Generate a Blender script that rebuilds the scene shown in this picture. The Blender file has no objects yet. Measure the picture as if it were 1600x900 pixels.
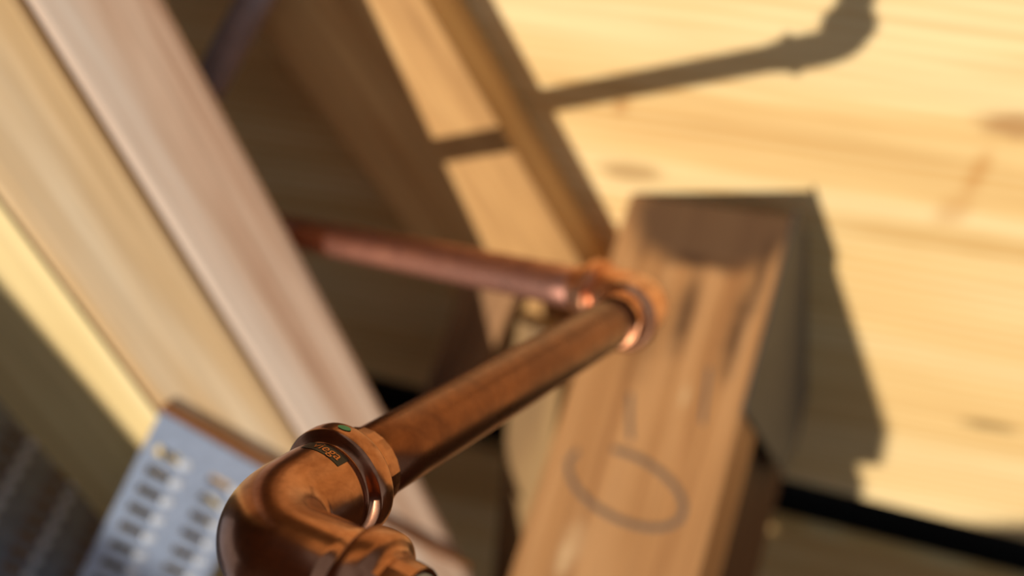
import bpy, bmesh, math, random
from mathutils import Vector, Matrix
random.seed(7)
V = Vector
sc = bpy.context.scene
COL = sc.collection

# ------------------------------------------------------------------ frames
# The site frame: X right along the plywood wall, Y into the wall, Z up the studs.
# CX, CY, CZ are the camera's right / down / forward axes in that frame.
FPX = 1500.0                                   # focal length in pixels of the 1600x900 frame
r_ = V((0.90549554, -0.12534057, -0.40542269))
n_ = V((0.2, -0.71657004, 0.66822704))
d_ = V((0.37426972, 0.68616115, 0.62378286))
CAM = V((0, 0, 1.0))
TO = Matrix((r_, n_, -d_))                     # camera axes -> site axes
K = 0.58                                       # the plywood face stands at Y = K


def W(p):                                      # camera-axes point -> site
    return TO @ V(p) + CAM


def Dr(v):                                     # camera-axes direction -> site
    return (TO @ V(v)).normalized()


def U(x, y, z):                                # point seen at (x, y), z metres deep
    return W(((x - 800) / FPX * z, (y - 450) / FPX * z, z))


def hit(x, y, o, n):                           # where the sight line through (x, y) meets a plane
    q = U(x, y, 1.0) - CAM
    return CAM + q * ((o - CAM).dot(n) / q.dot(n))


# ------------------------------------------------------------------ camera
cam = bpy.data.cameras.new('camera')
cam.sensor_width = 36.0
cam.lens = FPX / 1600 * 36.0
cam.clip_start = 0.01
cam.dof.use_dof = True
cam.dof.focus_distance = 0.252
cam.dof.aperture_fstop = 5.0
cam.dof.aperture_blades = 0
co = bpy.data.objects.new('camera', cam)
COL.objects.link(co)
cx, cy, cz = Dr((1, 0, 0)), Dr((0, 1, 0)), Dr((0, 0, 1))
co.matrix_world = Matrix.Translation(CAM) @ Matrix((cx, -cy, -cz)).transposed().to_4x4()
sc.camera = co

# ------------------------------------------------------------------ sky, sun, exposure
w = bpy.data.worlds.new('sky')
sc.world = w
w.use_nodes = True
nt = w.node_tree
bg = nt.nodes['Background']
SUN = V((0.332, 0.925, -0.154)).normalized()   # the way the light travels
bg.inputs[0].default_value = (0.76, 0.86, 1.0, 1)      # open hazy daylight
bg.inputs[1].default_value = 0.40
sl = bpy.data.lights.new('sun', 'SUN')
sl.energy = 3.9
sl.angle = math.radians(1.0)
sl.color = (1.0, 0.94, 0.84)
so = bpy.data.objects.new('sun', sl)
COL.objects.link(so)
so.rotation_euler = SUN.to_track_quat('-Z', 'Y').to_euler()
so.location = CAM - SUN * 3
sc.view_settings.view_transform = 'Standard'
sc.view_settings.look = 'None'
sc.view_settings.gamma = 1.0
sc.view_settings.use_curve_mapping = False
sc.view_settings.exposure = 0.1


# ------------------------------------------------------------------ materials
def srgb(r, g, b):
    f = lambda c: (c / 255 / 12.92) if c / 255 <= 0.04045 else ((c / 255 + 0.055) / 1.055) ** 2.4
    return (f(r), f(g), f(b), 1.0)


class Mat:
    def __init__(s, name, rough=0.6, metal=0.0):
        s.m = bpy.data.materials.new(name)
        s.m.use_nodes = True
        s.nt = s.m.node_tree
        s.b = s.nt.nodes['Principled BSDF']
        s.b.inputs['Roughness'].default_value = rough
        s.b.inputs['Metallic'].default_value = metal
        s.tc = s.n('ShaderNodeTexCoord').outputs['Object']

    def n(s, t, **kw):
        x = s.nt.nodes.new(t)
        for k, v in kw.items():
            setattr(x, k, v)
        return x

    def l(s, a, b):
        s.nt.links.new(a, b)

    def map(s, scale, loc=(0, 0, 0), src=None):
        m = s.n('ShaderNodeMapping')
        m.inputs['Scale'].default_value = scale
        m.inputs['Location'].default_value = loc
        s.l(src or s.tc, m.inputs['Vector'])
        return m.outputs[0]

    def noise(s, vec, scale, detail=4, rough=0.55, dist=0.0):
        x = s.n('ShaderNodeTexNoise')
        x.inputs['Scale'].default_value = scale
        x.inputs['Detail'].default_value = detail
        x.inputs['Roughness'].default_value = rough
        x.inputs['Distortion'].default_value = dist
        s.l(vec, x.inputs['Vector'])
        return x.outputs['Fac']

    def ramp(s, fac, stops):
        x = s.n('ShaderNodeValToRGB')
        e = x.color_ramp.elements
        e[0].position, e[0].color = stops[0]
        e[1].position, e[1].color = stops[-1]
        for p, c in stops[1:-1]:
            k = e.new(p)
            k.color = c
        s.l(fac, x.inputs[0])
        return x.outputs[0]

    def mix(s, fac, a, b, mode='MIX'):
        x = s.n('ShaderNodeMix', data_type='RGBA', blend_type=mode)
        for sock, v in ((x.inputs[0], fac), (x.inputs[6], a), (x.inputs[7], b)):
            if isinstance(v, (int, float)):
                sock.default_value = v
            elif isinstance(v, tuple):
                sock.default_value = v
            else:
                s.l(v, sock)
        return x.outputs[2]

    def math(s, op, a, b=None):
        x = s.n('ShaderNodeMath', operation=op)
        for sock, v in zip(x.inputs, (a, b)):
            if v is None:
                continue
            if isinstance(v, (int, float)):
                sock.default_value = v
            else:
                s.l(v, sock)
        return x.outputs[0]

    def spot(s, col, c, rad, colour, strength, soft=0.5, wob=0.0, wscale=30.0):
        """a stain or knot of its own colour: an ellipsoid of radii rad about c"""
        v = s.n('ShaderNodeVectorMath', operation='SUBTRACT')
        s.l(s.tc, v.inputs[0])
        v.inputs[1].default_value = c
        q = s.n('ShaderNodeVectorMath', operation='DIVIDE')
        s.l(v.outputs[0], q.inputs[0])
        q.inputs[1].default_value = rad
        ln = s.n('ShaderNodeVectorMath', operation='LENGTH')
        s.l(q.outputs[0], ln.inputs[0])
        dd = ln.outputs['Value']
        if wob:
            nz = s.noise(s.tc, wscale, 3)
            dd = s.math('ADD', dd, s.math('MULTIPLY', s.math('SUBTRACT', nz, 0.5), wob))
        mr = s.n('ShaderNodeMapRange')
        mr.interpolation_type = 'SMOOTHSTEP'
        s.l(dd, mr.inputs[0])
        mr.inputs[1].default_value = 1.0
        mr.inputs[2].default_value = 1.0 - soft
        mr.inputs[3].default_value = 0.0
        mr.inputs[4].default_value = strength
        return s.mix(mr.outputs[0], col, colour)

    def bump(s, fac, strength, dist):
        b = s.n('ShaderNodeBump')
        b.inputs['Strength'].default_value = strength
        b.inputs['Distance'].default_value = dist
        s.l(fac, b.inputs['Height'])
        s.l(b.outputs[0], s.b.inputs['Normal'])

    def col(s, c):
        if isinstance(c, tuple):
            s.b.inputs['Base Color'].default_value = c
        else:
            s.l(c, s.b.inputs['Base Color'])


def wood(name, light, mid, dark, seed=0.0, across=38.0, along=1.6, rough=0.62, spots=(), grainmix=0.55, spec=0.3):
    """sawn softwood, grain along local x"""
    m = Mat(name, rough)
    m.b.inputs['Specular IOR Level'].default_value = spec
    v = m.map((along, across, across), (seed, seed * 1.7, seed * 0.6))
    g1 = m.noise(v, 1.0, 5, 0.6, 0.6)
    v2 = m.map((along * 4, across * 7, across * 7), (seed * 2, seed, seed))
    g2 = m.noise(v2, 1.0, 4, 0.65, 0.2)
    c = m.ramp(g1, [(0.30, dark), (0.50, mid), (0.70, light)])
    f = m.ramp(g2, [(0.32, (0.62, 0.58, 0.54, 1)), (0.62, (1, 1, 1, 1))])
    c = m.mix(grainmix, c, m.mix(1.0, c, f, 'MULTIPLY'))
    for sp in spots:
        c = m.spot(c, *sp)
    m.col(c)
    m.bump(g2, 0.25, 0.0006)
    return m.m


def copper(name, lo, hi, rough, seed=0.0, metal=1.0, wear=0.35, spots=()):
    m = Mat(name, rough, metal)
    v = m.map((1, 1, 1), (seed, seed, seed))
    a = m.noise(v, 70, 6, 0.65, 0.4)
    b = m.noise(v, 420, 4, 0.6)
    c = m.ramp(a, [(0.34, lo), (0.64, hi)])
    c = m.mix(wear, c, m.ramp(b, [(0.35, lo), (0.7, hi)]))
    for sp in spots:
        c = m.spot(c, *sp)
    m.col(c)
    rr = m.n('ShaderNodeMapRange')
    m.l(a, rr.inputs[0])
    rr.inputs[1].default_value, rr.inputs[2].default_value = 0.3, 0.7
    rr.inputs[3].default_value, rr.inputs[4].default_value = rough * 1.25, rough * 0.8
    m.l(rr.outputs[0], m.b.inputs['Roughness'])
    m.bump(b, 0.06, 0.0002)
    return m.m


def plain(name, c, rough=0.6, metal=0.0, var=0.0, scale=60):
    m = Mat(name, rough, metal)
    if var:
        a = m.noise(m.tc, scale, 5, 0.6)
        k = tuple(x * (1 - var) for x in c[:3]) + (1,)
        m.col(m.ramp(a, [(0.35, k), (0.65, c)]))
    else:
        m.col(c)
    return m.m


# ------------------------------------------------------------------ building helpers
def tag(o, label=None, cat=None, group=None, kind=None):
    if label: o['label'] = label
    if cat: o['category'] = cat
    if group: o['group'] = group
    if kind: o['kind'] = kind
    return o


def link(name, me, mat, M=None, parent=None, smooth=False):
    if mat: me.materials.append(mat)
    if smooth:
        for p in me.polygons: p.use_smooth = True
    o = bpy.data.objects.new(name, me)
    COL.objects.link(o)
    if M is not None: o.matrix_basis = M
    if parent:
        o.parent = parent
        o.matrix_parent_inverse = parent.matrix_basis.inverted() if parent.parent is None else \
            (parent.parent.matrix_basis @ parent.matrix_parent_inverse @ parent.matrix_basis).inverted() \
            if False else world(parent).inverted()
    return o


def world(o):
    return o.matrix_basis if o.parent is None else world(o.parent) @ o.matrix_parent_inverse @ o.matrix_basis


def frame(o, ex, ey, ez):
    return Matrix.Translation(o) @ Matrix((ex, ey, ez)).transposed().to_4x4()


def from_bm(name, bm, mat, M=None, parent=None, smooth=False):
    me = bpy.data.meshes.new(name)
    bm.normal_update()
    bm.to_mesh(me)
    bm.free()
    return link(name, me, mat, M, parent, smooth)


def hexa(name, pts, mat, ex, ey, bevel=0.002, parent=None, seg=2):
    """a board from 8 site points: 0-3 one end (ring), 4-7 the other end; local x = ex (the grain)"""
    c = sum(pts, V()) / 8
    ex = ex.normalized()
    ey = (ey - ex * ey.dot(ex)).normalized()
    M = frame(c, ex, ey, ex.cross(ey))
    Mi = M.inverted()
    bm = bmesh.new()
    vs = [bm.verts.new(Mi @ p) for p in pts]
    for q in ((0, 1, 2, 3), (7, 6, 5, 4), (0, 4, 5, 1), (1, 5, 6, 2), (2, 6, 7, 3), (3, 7, 4, 0)):
        bm.faces.new([vs[i] for i in q])
    bmesh.ops.recalc_face_normals(bm, faces=bm.faces)
    if bevel:
        bmesh.ops.bevel(bm, geom=list(bm.edges), offset=bevel, segments=seg, profile=0.6, affect='EDGES')
    return from_bm(name, bm, mat, M, parent)


def board(name, o, ex, ey, ez, lx, ly, lz, mat, bevel=0.002, parent=None):
    """corner o, edges lx along ex (grain), ly along ey, lz along ez"""
    a, b, c = ex * lx, ey * ly, ez * lz
    pts = [o, o + b, o + b + c, o + c, o + a, o + a + b, o + a + b + c, o + a + c]
    return hexa(name, pts, mat, ex, ey, bevel, parent)


X, Y, Z = V((1, 0, 0)), V((0, 1, 0)), V((0, 0, 1))

# ------------------------------------------------------------------ the wall of plywood
PLY_L, PLY_M, PLY_D = srgb(240, 214, 160), srgb(228, 190, 126), srgb(196, 148, 82)
gx = V((0.9796, 0.1665, -0.1146))                       # grain direction in camera axes
gx = Dr(gx); gx.y = 0; gx.normalize()
gz = gx.cross(Y).normalized()                           # up the sheet
if gz.z < 0: gz = -gz


def wallpt(x, y):
    return hit(x, y, V((0, K, 0)), Y)


def plywood(name, seed, spots):
    m = Mat(name, 0.6)
    m.b.inputs['Specular IOR Level'].default_value = 0.25
    v = m.map((1.3, 9, 9), (seed, seed, seed))
    g = m.noise(v, 1.0, 3, 0.5, 1.1)
    wv = m.n('ShaderNodeTexWave', wave_type='BANDS', bands_direction='Z', wave_profile='SIN')
    wv.inputs['Scale'].default_value = 5.0
    wv.inputs['Distortion'].default_value = 5.5
    wv.inputs['Detail'].default_value = 2.0
    wv.inputs['Detail Scale'].default_value = 0.6
    m.l(m.map((1.2, 1, 5.5), (seed, 0, seed)), wv.inputs['Vector'])
    f = m.noise(m.map((7, 160, 160)), 1.0, 3, 0.6)
    c = m.ramp(g, [(0.28, PLY_D), (0.47, PLY_M), (0.66, PLY_L)])
    c = m.mix(0.32, c, m.ramp(wv.outputs['Fac'], [(0.1, srgb(206, 152, 82)), (0.5, PLY_M), (0.9, PLY_L)]))
    c = m.mix(0.5, c, m.mix(1.0, c, m.ramp(f, [(0.3, (0.80, 0.76, 0.7, 1)), (0.65, (1, 1, 1, 1))]), 'MULTIPLY'))
    for sp in spots: c = m.spot(c, *sp)
    m.col(c)
    return m.m


# backing felt behind the sheets = the wall itself; the sheets are its parts
felt = plain('wall_felt', srgb(40, 34, 30), 0.9, var=0.3)
wb = board('wall_back', V((-1.6, K + 0.07, -0.9)), X, Y, Z, 3.4, 0.02, 3.2, felt, 0)
tag(wb, kind='structure')
eL = wallpt(1400, 792); eR = wallpt(1600, 842)
ex2 = (eR - eL).normalized()
sheet_c = (wallpt(1200, 200))
BR = V((0, 0, 0))


def on_sheet(x, y, M):                                   # local coordinates on a sheet of the point seen at (x, y)
    return tuple(M.inverted() @ wallpt(x, y))


th = V((0, 0.018, 0))
pL = eL - ex2 * 1.3; pR = eL + ex2 * 1.0
upv = gz * 1.5
pts = [pL, pL + th, pL + th + upv, pL + upv, pR, pR + th, pR + th + upv, pR + upv]
c0 = sum(pts, V()) / 8
M0 = frame(c0, gx, Y, gx.cross(Y))
ps = lambda x, y: on_sheet(x, y, M0)
KN = srgb(150, 96, 48)
sp = [(ps(1592, 196), (0.035, 0.1, 0.016), KN, 0.65, 0.7, 0.6, 40),
      (ps(1528, 270), (0.011, 0.1, 0.030), srgb(188, 130, 66), 0.55, 0.8, 0.5, 40),
      (ps(1490, 330), (0.020, 0.1, 0.022), srgb(190, 135, 75), 0.45, 0.8, 0.6, 40),
      (ps(970, 165), (0.010, 0.1, 0.013), srgb(170, 112, 52), 0.55, 0.8, 0.7, 60),
      (ps(985, 268), (0.034, 0.1, 0.014), srgb(150, 110, 60), 0.6, 0.7, 0.6, 50),
      (ps(1545, 665), (0.036, 0.1, 0.010), srgb(120, 92, 52), 0.75, 0.8, 0.6, 40),
      (ps(1480, 375), (0.20, 0.1, 0.016), srgb(196, 152, 88), 0.6, 0.8, 0.5, 20)]
s1 = hexa('plywood_sheet', pts, plywood('plywood_upper', 3.1, sp), gx, Y, 0.001, wb)
s1['label'] = 'broad pale yellow plywood sheet with lengthwise grain'
g0 = wallpt(1500, 894); t2 = -gz * 0.8
p0 = g0 - ex2 * 1.4; p1 = g0 + ex2 * 0.9
pts = [p0 + t2, p0 + t2 + th, p0 + th, p0, p1 + t2, p1 + t2 + th, p1 + th, p1]
s2 = hexa('plywood_sheet', pts, plywood('plywood_lower', 9.4, []), gx, Y, 0.001, wb)
s2['label'] = 'strip of a second plywood sheet below the dark joint'

# unseen enclosure added to block and shape the light: side, top, bottom, opening behind
dim = wood('wall_boards', srgb(150, 112, 72), srgb(130, 92, 56), srgb(98, 66, 38), 5.0)
WLX = -0.72  # edge placed to set the shadow line on the batten
tag(board('sun_block_left', V((-1.5, -0.32, -0.31)), Z, X, Y, 1.66, 1.5 + WLX, 0.05, dim, 0), kind='structure')
tag(board('sky_block_top', V((-1.5, -1.25, 1.36)), X, Y, Z, 1.25, 1.82, 0.03, dim, 0), kind='structure')
tag(board('sky_block_bottom', V((-1.5, -1.25, -0.35)), X, Y, Z, 2.6, 1.83, 0.03, dim, 0), kind='structure')
wf = board('sun_block_front', V((-1.5, -1.25, -0.32)), Z, X, Y, 1.68, 0.32, 0.03, dim, 0)
tag(wf, kind='structure')
board('sun_block_panel', V((0.22, -1.25, -0.32)), Z, X, Y, 1.68, 0.88, 0.03, dim, 0, wf)
sill = wallpt(1450, 822).z + (K + 1.235) * -SUN.z / SUN.y  # added sill, its height cuts off the sun low on the wall
board('sun_block_panel', V((-1.18, -1.25, -0.32)), Z, X, Y, sill + 0.32, 1.399, 0.03, dim, 0, wf)

# ------------------------------------------------------------------ stud against the wall (B)
bdir = (-Z + X * 0.085).normalized()
bx = (X + Z * 0.085).normalized()
TB = 0.052
b0 = hit(664, 0, V((0, K - TB, 0)), Y) - bdir * 0.5 - bx * 0.122
MB = wood('stud_wood', srgb(218, 174, 114), srgb(198, 150, 92), srgb(160, 114, 64), 2.0, across=22)
stud = board('wall_stud', b0, bdir, bx, Y, 1.0, 0.122, TB - 0.0006, MB, 0.0025)
tag(stud, 'slanting pale wall stud behind the far copper pipe, crossed by a pipe shadow', 'stud')

# ------------------------------------------------------------------ the pair of posts on the left (A)
AL = math.radians(47)                                     # the pair is turned towards the sun
pe = V((-math.sin(AL), -math.cos(AL), 0))                  # across the visible sides, towards the viewer
pn = V((math.cos(AL), -math.sin(AL), 0))                  # out of the visible sides
adir = (-Z + pe * 0.118).normalized()
pe = (pe + Z * 0.118).normalized()
PS = 1.05
ar = CAM + (U(416, 300, 0.55) - CAM) * PS                  # on the far right edge
WA, WB = 0.0574 * PS, 0.0610 * PS
MA1 = wood('post_wood_far', srgb(232, 212, 192), srgb(216, 182, 154), srgb(172, 118, 82), 11.0, across=30, along=1.2)
MA2 = wood('post_wood_near', srgb(242, 216, 178), srgb(230, 190, 136), srgb(190, 134, 78), 4.3, across=26, along=1.2)
TP = 0.055
o = ar - adir * 0.55 - pn * TP
pa = board('post', o, adir, pn, pe, 1.15, TP, WA - 0.001, MA1, 0.005)
tag(pa, 'greyish pink timber post, right one of the pair on the left', 'post')
o = ar - adir * 0.55 - pn * TP + pe * (WA + 0.0008)
pb = board('post', o, adir, pn, pe, 1.15, TP, WB - 0.0008, MA2, 0.004)
tag(pb, 'yellow timber post, left one of the pair on the left', 'post')
# the sunlit batten on the left flank of the pair
dr = ar + pe * (WA + WB + 0.0008)
bl = (X - adir * X.dot(adir)).normalized()
bk = adir.cross(bl)
if bk.y < 0: bk = -bk
hl = hit(70, 710, dr, bk); DWID = (dr - hl).dot(bl)
sec = [dr - bl * 0.001, dr - bl * DWID, dr - bl * DWID + bk * DWID * 0.5, dr - bl * 0.04 + bk * 0.017]
MD = wood('batten_wood', srgb(238, 214, 160), srgb(228, 200, 140), srgb(206, 170, 108), 1.3, across=18, along=1.0)
bt = hexa('batten', [p - adir * 0.55 for p in sec] + [p + adir * 0.6 for p in sec], MD, adir, bl, 0.002)
tag(bt, 'brightly sunlit pale yellow batten along the left edge of the posts', 'batten')

# ------------------------------------------------------------------ the beam on the right (C)
L1 = wallpt(985, 300) - Y * 0.001
cw = Dr((0.873, 0.172, -0.443))
CW = 0.128; TC = 0.07
R1 = L1 + cw * CW
R2 = U(1090, 905, 0.63)
cd = (R2 - R1).normalized()                                # away from the wall, towards the viewer
cw = (cw - cd * cw.dot(cd)).normalized()
cn = cd.cross(cw)
if (CAM - R1).dot(cn) < 0: cn = -cn                        # up out of the visible face
e2 = 0.62


def toWall(p):
    return p + cd * ((K - 0.0008 - p.y) / cd.y) if p.y > K - 0.0008 else p


rt = R1; lt = R1 - cw * CW
far = [toWall(p) for p in (lt, rt, rt - cn * TC, lt - cn * TC)]
near = [p + cd * e2 for p in (lt, rt, rt - cn * TC, lt - cn * TC)]
Cc = sum(near + far, V()) / 8
MCx = frame(Cc, cd, cw, cd.cross(cw)).inverted()


def on_face(x, y):                                         # the visible face of the beam
    return hit(x, y, R1, cn)


pc = lambda x, y: tuple(MCx @ on_face(x, y))
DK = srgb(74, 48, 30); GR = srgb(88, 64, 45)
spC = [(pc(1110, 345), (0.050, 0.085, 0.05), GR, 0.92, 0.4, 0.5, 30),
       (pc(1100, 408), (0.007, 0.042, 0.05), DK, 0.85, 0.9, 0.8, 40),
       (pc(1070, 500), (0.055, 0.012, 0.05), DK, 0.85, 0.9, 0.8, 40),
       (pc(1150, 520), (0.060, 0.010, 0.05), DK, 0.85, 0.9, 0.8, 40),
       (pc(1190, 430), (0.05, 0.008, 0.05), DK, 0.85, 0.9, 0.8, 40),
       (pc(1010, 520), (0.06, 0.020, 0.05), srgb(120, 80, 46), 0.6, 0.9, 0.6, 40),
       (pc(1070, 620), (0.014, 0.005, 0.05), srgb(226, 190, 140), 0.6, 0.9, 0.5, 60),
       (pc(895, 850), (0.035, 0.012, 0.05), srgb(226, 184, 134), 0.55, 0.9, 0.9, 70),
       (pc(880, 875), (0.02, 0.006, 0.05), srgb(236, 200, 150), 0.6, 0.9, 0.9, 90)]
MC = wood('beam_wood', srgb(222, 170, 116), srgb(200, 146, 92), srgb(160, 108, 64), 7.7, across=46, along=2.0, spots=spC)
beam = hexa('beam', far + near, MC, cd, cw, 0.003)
tag(beam, 'timber beam with a pencilled oval, running out from the plywood wall', 'beam')

MLo = wood('added_beam_wood', srgb(120, 84, 54), srgb(96, 64, 40), srgb(70, 46, 28), 12.0, across=40)  # added beam, made deep so more shadow falls low on the wall
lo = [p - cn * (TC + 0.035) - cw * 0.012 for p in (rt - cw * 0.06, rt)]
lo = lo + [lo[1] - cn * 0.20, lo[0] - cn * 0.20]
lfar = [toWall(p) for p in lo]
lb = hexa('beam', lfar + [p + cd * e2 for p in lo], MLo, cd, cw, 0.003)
tag(lb, 'dark brown beam added below the marked beam to extend its shadow', 'beam')


def poly_plate(name, pts, nrm, thick, mat, parent=None, bevel=0.0):
    c = sum(pts, V()) / len(pts)
    ex = (pts[1] - pts[0]).normalized()
    M = frame(c, ex, nrm.cross(ex), nrm)
    Mi = M.inverted()
    bm = bmesh.new()
    f = bm.faces.new([bm.verts.new(Mi @ p) for p in pts])
    ret = bmesh.ops.extrude_face_region(bm, geom=[f])
    bmesh.ops.translate(bm, verts=[v for v in ret['geom'] if isinstance(v, bmesh.types.BMVert)], vec=V((0, 0, thick)))
    bmesh.ops.recalc_face_normals(bm, faces=bm.faces)
    if bevel:
        bmesh.ops.bevel(bm, geom=list(bm.edges), offset=bevel, segments=2, affect='EDGES')
    return from_bm(name, bm, mat, M, parent)


steel = plain('galvanised_dull', srgb(92, 88, 86), 0.55, 0.4, var=0.25, scale=40)
side = lambda x, y: hit(x, y, R1 + cw * 0.0005, cw)
pp = [side(*q) for q in ((1243, 326), (1158, 640), (1221, 742), (1240, 700), (1292, 480), (1262, 350))]
pp = [p + cd * max(0.0, (p.y - K + 0.004) / -cd.y) for p in pp]
kp = poly_plate('steel_plate', pp, cw, 0.002, steel, beam, 0.0006)
kp['label'] = 'plain dark grey steel plate on the side of the beam'


def stroke(name, pix, width, mat, parent, lift=0.0003):
    """a pencil line drawn on the beam's face"""
    P = [on_face(*q) + cn * lift for q in pix]
    c = sum(P, V()) / len(P)
    M = frame(c, cd, cw, cd.cross(cw))
    Mi = M.inverted()
    P = [Mi @ p for p in P]
    up = Mi.to_3x3() @ cn
    bm = bmesh.new()
    rows = []
    for i, p in enumerate(P):
        t = (P[min(i + 1, len(P) - 1)] - P[max(i - 1, 0)]).normalized()
        s = t.cross(up) * width / 2
        rows.append([bm.verts.new(p + s), bm.verts.new(p + up * 0.0002), bm.verts.new(p - s)])
    for a, b in zip(rows, rows[1:]):
        for k in (0, 1):
            bm.faces.new((a[k], a[k + 1], b[k + 1], b[k]))
    return from_bm(name, bm, mat, M, parent)


pencil = plain('pencil', srgb(120, 100, 82), 0.7)
oval = []
for i in range(56):
    a = math.radians(-118 + 318 * i / 55)
    u, v = 98 * math.cos(a), 50 * math.sin(a)
    k = math.radians(27)
    oval.append((978 + u * math.cos(k) - v * math.sin(k), 762 + u * math.sin(k) + v * math.cos(k)))
stroke('pencil_oval', oval, 0.0042, pencil, beam)
stroke('pencil_line', [(985, 615), (984, 640), (984, 665), (986, 688)], 0.0035, pencil, beam)
stroke('pencil_line', [(1108, 575), (1104, 610), (1100, 640), (1098, 662)], 0.003, pencil, beam)

# ------------------------------------------------------------------ braces left of and below the beam
gt, gb = U(806, 500, 0.76), U(768, 900, 0.93)
gd = (gb - gt).normalized()
gw = (cw - gd * cw.dot(gd)).normalized(); gn = gd.cross(gw)
if (CAM - gt).dot(gn) < 0: gn = -gn
MG = wood('brace_wood', srgb(168, 134, 84), srgb(144, 110, 66), srgb(108, 80, 46), 3.3, across=26)
br = board('brace', gt, gd, gw, -gn, 0.34, 0.045, 0.018, MG, 0.003)
tag(br, 'olive tan timber brace tucked against the left side of the beam', 'brace')
ht, hb = U(722, 440, 0.77), U(652, 640, 0.89)
hd = (hb - ht).normalized()
hw = (cw - hd * cw.dot(hd)).normalized(); hn = hd.cross(hw)
if (CAM - ht).dot(hn) < 0: hn = -hn
MH = wood('block_wood', srgb(182, 136, 88), srgb(156, 112, 70), srgb(90, 60, 36), 6.1, across=30)
hb_ = board('timber_block', ht - hd * 0.02, hd, hw, -hn, (hb - ht).length + 0.03, 0.046, 0.012, MH, 0.003)
tag(hb_, 'dark brown timber block in the shade under the far copper pipe', 'timber')


# ------------------------------------------------------------------ gang nail plates on the truss members
zinc = plain('galvanised', srgb(196, 212, 238), 0.40, 0.35, var=0.18, scale=90)
lipm = plain('tooth_glint_metal', srgb(240, 244, 250), 0.35, 0.15)  # near-white colour stands in for sun glints on the shoulders


def nail_plate(name, o, v, l, n, lv, ll, cols, pitch, slot_l, slot_w, first, colgap, mat, parent, thick=0.0011):
    """plate with corner o, width lv along v, length ll along l; real punched slots (long way along v)"""
    xs = [0.0]
    for c in range(cols):
        a = first[0] + c * colgap
        xs += [a, a + slot_l]
    xs.append(lv)
    ny = int((ll - first[1]) / pitch)
    ys = [0.0]
    for k in range(ny):
        a = first[1] + k * pitch
        ys += [a, a + slot_w]
    ys.append(ll)
    lo_ = (l - v * l.dot(v)).normalized()
    ca, sa = l.dot(v), l.dot(lo_)
    M = frame(o, v, lo_, v.cross(lo_))
    sgn = 1 if n.dot(v.cross(lo_)) > 0 else -1
    bm = bmesh.new()
    g = [[[bm.verts.new((x + y * ca, y * sa, sgn * h)) for y in ys] for x in xs] for h in (0, thick)]
    nx_, ny_ = len(xs) - 1, len(ys) - 1
    hole = lambda i, j: 0 <= i < nx_ and 0 <= j < ny_ and i % 2 == 1 and j % 2 == 1
    solid = lambda i, j: 0 <= i < nx_ and 0 <= j < ny_ and not hole(i, j)
    for i in range(nx_):
        for j in range(ny_):
            if not solid(i, j): continue
            for h in (0, 1):
                bm.faces.new((g[h][i][j], g[h][i + 1][j], g[h][i + 1][j + 1], g[h][i][j + 1]))
            for di, dj, q in ((-1, 0, ((i, j), (i, j + 1))), (1, 0, ((i + 1, j), (i + 1, j + 1))),
                              (0, -1, ((i, j), (i + 1, j))), (0, 1, ((i, j + 1), (i + 1, j + 1)))):
                if not solid(i + di, j + dj):
                    (a, b), (c, e) = q
                    bm.faces.new((g[0][a][b], g[0][c][e], g[1][c][e], g[1][a][b]))
    bmesh.ops.recalc_face_normals(bm, faces=bm.faces)
    pl = from_bm(name, bm, mat, M, parent)
    # the pressed shoulder at the end of every slot, where the tooth is bent down
    bm = bmesh.new()
    bmesh.ops.create_uvsphere(bm, u_segments=10, v_segments=6, radius=1.0)
    for q in bm.verts:
        q.co = V((q.co.x * slot_w * 0.66, q.co.y * slot_w * 0.6, max(q.co.z, -0.2) * 0.0024))
    me = bpy.data.meshes.new('tooth_shoulder')
    bm.to_mesh(me); bm.free()
    me.materials.append(lipm)
    for p in me.polygons: p.use_smooth = True
    PW = world(pl)
    for c in range(cols):
        for k in range(ny):
            t = bpy.data.objects.new('tooth_shoulder', me)
            COL.objects.link(t)
            yy = first[1] + k * pitch + slot_w / 2
            t.matrix_basis = PW @ Matrix.Translation((first[0] + c * colgap + slot_l * 1.24 + yy * ca, yy * sa, sgn * thick))
            t.parent = pl
            t.matrix_parent_inverse = PW.inverted()
    return pl


# the bright plate is nailed to the visible side of the left post and juts out past its edge
ev = Dr((0.664, 0.57, 0.55)); el = Dr((-0.213, 0.824, -0.60))
el = (el - ev * el.dot(ev)).normalized()
en = ev.cross(el)
if (CAM - U(250, 640, 0.6)).dot(en) < 0: en = -en
fo_ = ar + pn * 0.0005
onp = lambda x, y: hit(x, y, fo_, pn)
k0 = onp(251, 641)
pv = (onp(415, 735) - k0).normalized()
pl_ = (onp(125, 900) - k0).normalized()
mv = (onp(415, 735) - k0).length / 189.0                    # metres per pixel along the two edges
ml = (onp(125, 900) - k0).length / 288.5
nail_plate('nail_plate', k0, pv, pl_, pn, 185 * mv, 330 * ml, 2, 32.5 * ml, 41 * mv, 15 * ml, (17 * mv, 47 * ml), 92 * mv, zinc, pb, 0.0012)
ME = wood('strip_brown', srgb(176, 116, 62), srgb(150, 94, 48), srgb(110, 68, 34), 8.8, across=30)  # brown strip laid along the plate's upper edge
sa_, sb_ = onp(250, 638), onp(728, 888)
sd = (sb_ - sa_).normalized()
sw = sd.cross(pn).normalized()
if sw.dot(pl_) > 0: sw = -sw
st = board('brown_strip', sa_, sd, sw, pn, (sb_ - sa_).length, 0.0055, 0.0035, ME, 0.0008)
tag(st, 'thin brown strip along the upper edge of the bright nail plate', 'strip')
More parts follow.
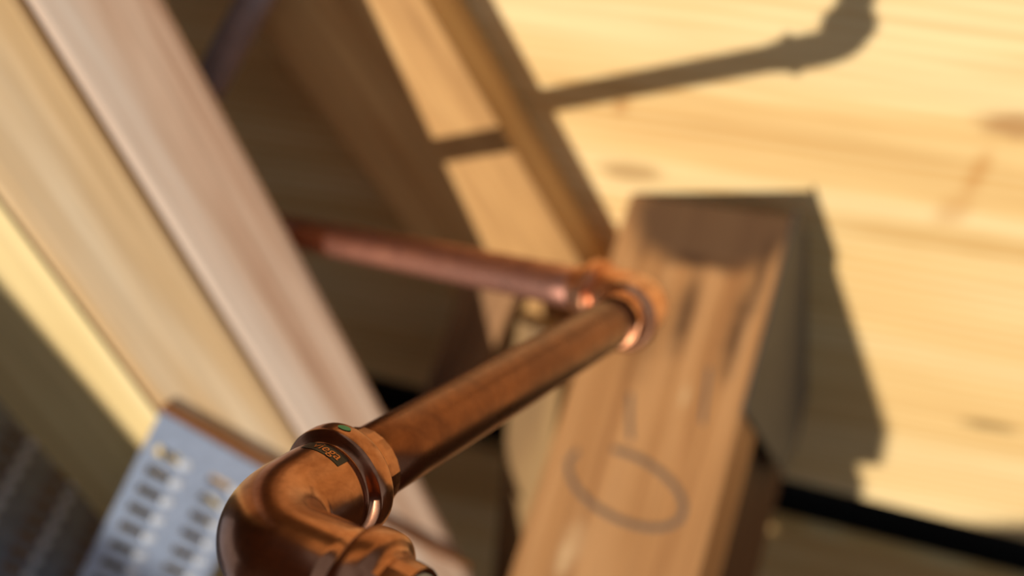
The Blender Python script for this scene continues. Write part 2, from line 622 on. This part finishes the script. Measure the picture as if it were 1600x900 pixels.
# second, shaded member further left
k2 = U(-30, 590, 0.82)
o2 = k2 - ev * 0.12
ch = board('truss_chord', o2 - en * 0.0005 - el * 0.02, el, ev, -en, 0.34, 0.42, 0.03, dim, 0.002)
tag(ch, 'shaded timber chord at the lower left corner under a dull nail plate', 'timber')
zinc2 = plain('galvanised_grey', srgb(150, 158, 168), 0.5, 0.8, var=0.25, scale=70)  # darker grey zinc tone for the second plate
nail_plate('nail_plate', o2, ev, el, en, 0.40, 0.30, 8, 0.0140, 0.0200, 0.0066, (0.009, 0.014), 0.050, zinc2, ch)

# ------------------------------------------------------------------ copper pipes and press fittings
RP = 0.011
COP_LO, COP_HI = srgb(120, 66, 40), srgb(196, 118, 74)
cu_pipe = copper('copper_pipe', srgb(100, 60, 42), srgb(128, 80, 54), 0.29, 1.0, wear=0.25)
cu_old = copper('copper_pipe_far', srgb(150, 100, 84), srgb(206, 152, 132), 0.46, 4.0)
cu_fit = copper('copper_fitting', srgb(134, 86, 60), srgb(182, 128, 98), 0.21, 2.0, wear=0.2)
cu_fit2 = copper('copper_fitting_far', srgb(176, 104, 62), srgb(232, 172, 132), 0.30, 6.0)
cu_dim = plain('pipe_dull', srgb(140, 122, 120), 0.5, 0.4, var=0.2)

E1 = W((-0.0650, 0.0608, 0.2330))
E2 = U(1012, 472, 0.47)
pd = (E2 - E1).normalized()
q1 = Dr((0.86, 0.27, -0.44)); q1 = (q1 - pd * q1.dot(pd)).normalized()
P2 = U(436, 358, 0.676)
q2 = (P2 - E2).normalized()


class Sweep:
    """elbow: centre line leg a -> bend -> leg b; radius by arclength"""
    def __init__(s, corner, da, db, leg, bend, prof):
        s.c, s.da, s.db, s.leg, s.R = corner, da, db, leg, bend
        s.turn = math.pi - da.angle(db)
        s.lt = bend * math.tan(s.turn / 2)
        s.na = (db - da * da.dot(db)).normalized()
        s.straight = leg - s.lt
        s.arc = bend * s.turn
        s.total = 2 * s.straight + s.arc
        s.prof = prof
        s.nrm = da.cross(db).normalized()

    def at(s, t):
        """point, tangent, side vector (side points to the outside of the bend)"""
        if t < s.straight:
            return s.c + s.da * (s.leg - t), -s.da, -s.na
        a = min((t - s.straight) / s.R, s.turn)
        out = -s.na * math.cos(a) - s.da * math.sin(a)
        tg = -s.da * math.cos(a) + s.na * math.sin(a)
        if t > s.straight + s.arc:
            return s.c + s.db * (s.lt + t - s.straight - s.arc), s.db, out
        return s.c + s.da * s.lt + s.na * s.R + out * s.R, tg, out

    def rad(s, t):
        return s.prof(min(t, s.total - t))

    def surf(s, t, th, lift=0.0):
        p, tg, out = s.at(t)
        return p + (out * math.cos(th) + s.nrm * math.sin(th)) * (s.rad(t) + lift)

    def mesh(s, name, mat, t0, t1, parent=None, step=0.0004, sides=72, M=None, rfun=None, smooth=True, caps=True, inner=None):
        M = M or Matrix.Translation(s.c)
        Mi = M.inverted()
        n = max(2, int((t1 - t0) / step))
        bm = bmesh.new()
        rows = []
        ts = [t0 + (t1 - t0) * i / n for i in range(n + 1)]

        def ring(t, rr):
            p, tg, out = s.at(t)
            return [bm.verts.new(Mi @ (p + (out * math.cos(a) + s.nrm * math.sin(a)) * rr)) for a in (2 * math.pi * k / sides for k in range(sides))]
        if inner: rows.append(ring(t0 + 0.006 * (1 if t0 < s.total / 2 else -1) * (1), inner)); rows.append(ring(t0, inner))
        for t in ts: rows.append(ring(t, rfun(t) if rfun else s.rad(t)))
        if inner: rows.append(ring(t1, inner)); rows.append(ring(t1 - 0.006, inner))
        for a, b in zip(rows, rows[1:]):
            for k in range(sides):
                bm.faces.new((a[k], a[(k + 1) % sides], b[(k + 1) % sides], b[k]))
        bmesh.ops.recalc_face_normals(bm, faces=bm.faces)
        return from_bm(name, bm, mat, M, parent, smooth)


def sstep(a, b, x):
    x = max(0, min(1, (x - a) / (b - a)))
    return x * x * (3 - 2 * x)


SL = 0.0075                                                 # the pressed sleeve at each mouth


def prof(t):
    if t < SL: return 0.0122 + 0.0003 * math.sin(t / SL * math.pi)
    u = t - SL
    body = 0.0130 + 0.0010 * sstep(0.0085, 0.012, u) - 0.0004 * sstep(0.015, 0.03, u)
    bead = sstep(0.0, 0.0020, u) * (1 - sstep(0.0072, 0.0088, u))        # the bead that holds the sealing ring
    return body + bead * (0.0031 + 0.0007 * math.sin(max(0, min(1, u / 0.0092)) * math.pi))


def press_elbow(name, corner, da, db, mat, leg, bend):
    S = Sweep(corner, da, db, leg, bend, prof)
    body = S.mesh(name, mat, SL, S.total - SL)
    for t0, t1 in ((0.0, SL), (S.total - SL, S.total)):
        # sleeve with the flats of the pressing tool
        M = Matrix.Translation(S.at(t0)[0])
        sl = S.mesh('pressed_sleeve', mat, t0, t1, body, step=0.0011, sides=22, M=M, smooth=False, inner=RP + 0.0002)
    return body, S


def pipe(name, a, b, rad, mat, sides=48, hollow=True):
    ax = (b - a); L = ax.length; ax.normalize()
    ey = ax.orthogonal().normalized()
    M = frame(a, ax, ey, ax.cross(ey))
    bm = bmesh.new()
    prof_ = [(0.004, rad - 0.001), (0, rad - 0.001), (0, rad - 0.0002), (0.0002, rad)]
    n = max(2, int(L / 0.02))
    prof_ += [(L * i / n, rad) for i in range(1, n)] + [(L - 0.0002, rad), (L, rad - 0.0002), (L, rad - 0.001), (L - 0.004, rad - 0.001)]
    rows = [[bm.verts.new((x, rr * math.cos(2 * math.pi * k / sides), rr * math.sin(2 * math.pi * k / sides))) for k in range(sides)] for x, rr in prof_]
    for p, q in zip(rows, rows[1:]):
        for k in range(sides):
            bm.faces.new((p[k], p[(k + 1) % sides], q[(k + 1) % sides], q[k]))
    bmesh.ops.recalc_face_normals(bm, faces=bm.faces)
    o = from_bm(name, bm, mat, M, None, True)
    return o


LEG1, BEND1 = 0.0485, 0.0170
LEG2, BEND2 = 0.0430, 0.0190
near_e, S1 = press_elbow('press_elbow', E1, pd, q1, cu_fit, LEG1, BEND1)
tag(near_e, 'sharp copper press elbow in the foreground with a black print and green dot', 'pipe fitting')
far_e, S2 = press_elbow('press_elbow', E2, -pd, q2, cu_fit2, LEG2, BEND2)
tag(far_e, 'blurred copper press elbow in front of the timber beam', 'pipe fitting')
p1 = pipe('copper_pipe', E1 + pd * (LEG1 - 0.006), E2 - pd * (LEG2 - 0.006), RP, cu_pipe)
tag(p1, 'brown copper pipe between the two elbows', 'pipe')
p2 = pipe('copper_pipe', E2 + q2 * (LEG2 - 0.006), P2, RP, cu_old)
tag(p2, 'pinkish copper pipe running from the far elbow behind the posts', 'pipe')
pa4, pb4 = U(420, -40, 0.60), U(310, 164, 0.63)
p4 = pipe('copper_pipe', pa4, pb4, RP, cu_dim)
tag(p4, 'dim greyish pipe slanting in the dark gap between posts and stud', 'pipe')

# the end of the next pipe seen in the near elbow's open mouth
pale = plain('pipe_end', srgb(190, 182, 168), 0.6, 0.2, var=0.2)
p5 = pipe('pipe_stub', E1 + q1 * (LEG1 - 0.008), E1 + q1 * (LEG1 + 0.0005), RP - 0.0003, pale)
tag(p5, 'pale grey pipe end in the mouth of the foreground elbow', 'pipe')


# ------------------------------------------------------------------ the print and the dot on the near elbow
def wrap(name, S, polys, mat, parent, lift):
    """polys: list of rings of (t, theta) mapped onto the fitting; fan-filled grids"""
    M = Matrix.Translation(S.c)
    Mi = M.inverted()
    bm = bmesh.new()
    for ring in polys:
        bm.faces.new([bm.verts.new(Mi @ S.surf(t, th, lift)) for t, th in ring])
    return from_bm(name, bm, mat, M, parent)


def patch(S, t0, t1, a0, a1, nt_=10, na=24):
    out = []
    for i in range(nt_):
        for j in range(na):
            ta, tb = t0 + (t1 - t0) * i / nt_, t0 + (t1 - t0) * (i + 1) / nt_
            x, y = a0 + (a1 - a0) * j / na, a0 + (a1 - a0) * (j + 1) / na
            out.append([(ta, x), (tb, x), (tb, y), (ta, y)])
    return out


ink = plain('black_print', srgb(46, 36, 30), 0.45, 0.3)
letter = plain('print_gap', srgb(190, 118, 66), 0.35, 0.8)
green = plain('green_dot', srgb(70, 150, 100), 0.5)
PT0, PT1, PA0, PA1 = 0.0176, 0.0230, math.radians(240), math.radians(294)
wrap('print_block', S1, patch(S1, PT0, PT1, PA0, PA1), ink, near_e, 0.00012)
dot = [(0.0121 + 0.0011 * math.sin(a), math.radians(270) + 0.125 * math.cos(a)) for a in (2 * math.pi * k / 20 for k in range(20))]
c_ = (0.0121, math.radians(270))
gd_ = wrap('green_dot', S1, [[c_, dot[k], dot[(k + 1) % 20]] for k in range(20)], green, near_e, 0.0002)
gd_['label'] = 'small green dot'
fc = bpy.data.curves.new('print_text', 'FONT')
fc.body = 'viega'
fc.size = 1.0
fo = bpy.data.objects.new('print_text', fc)
COL.objects.link(fo)
bpy.context.view_layer.update()
tm = bpy.data.meshes.new_from_object(fo.evaluated_get(bpy.context.evaluated_depsgraph_get()))
bpy.data.objects.remove(fo)
x1 = max(v.co.x for v in tm.vertices)
SC = 0.0043
Mi = Matrix.Translation(-S1.c)
for v in tm.vertices:
    th_ = math.radians(246) + (x1 - v.co.x) * SC / 0.0135
    t_ = PT1 - 0.0011 - v.co.y * SC
    v.co = Mi @ S1.surf(t_, th_, 0.00026)
tm.name = 'print_letters'
lt_ = link('print_letters', tm, letter, Matrix.Translation(S1.c), near_e)
lt_['label'] = 'copper coloured lettering in the black print'
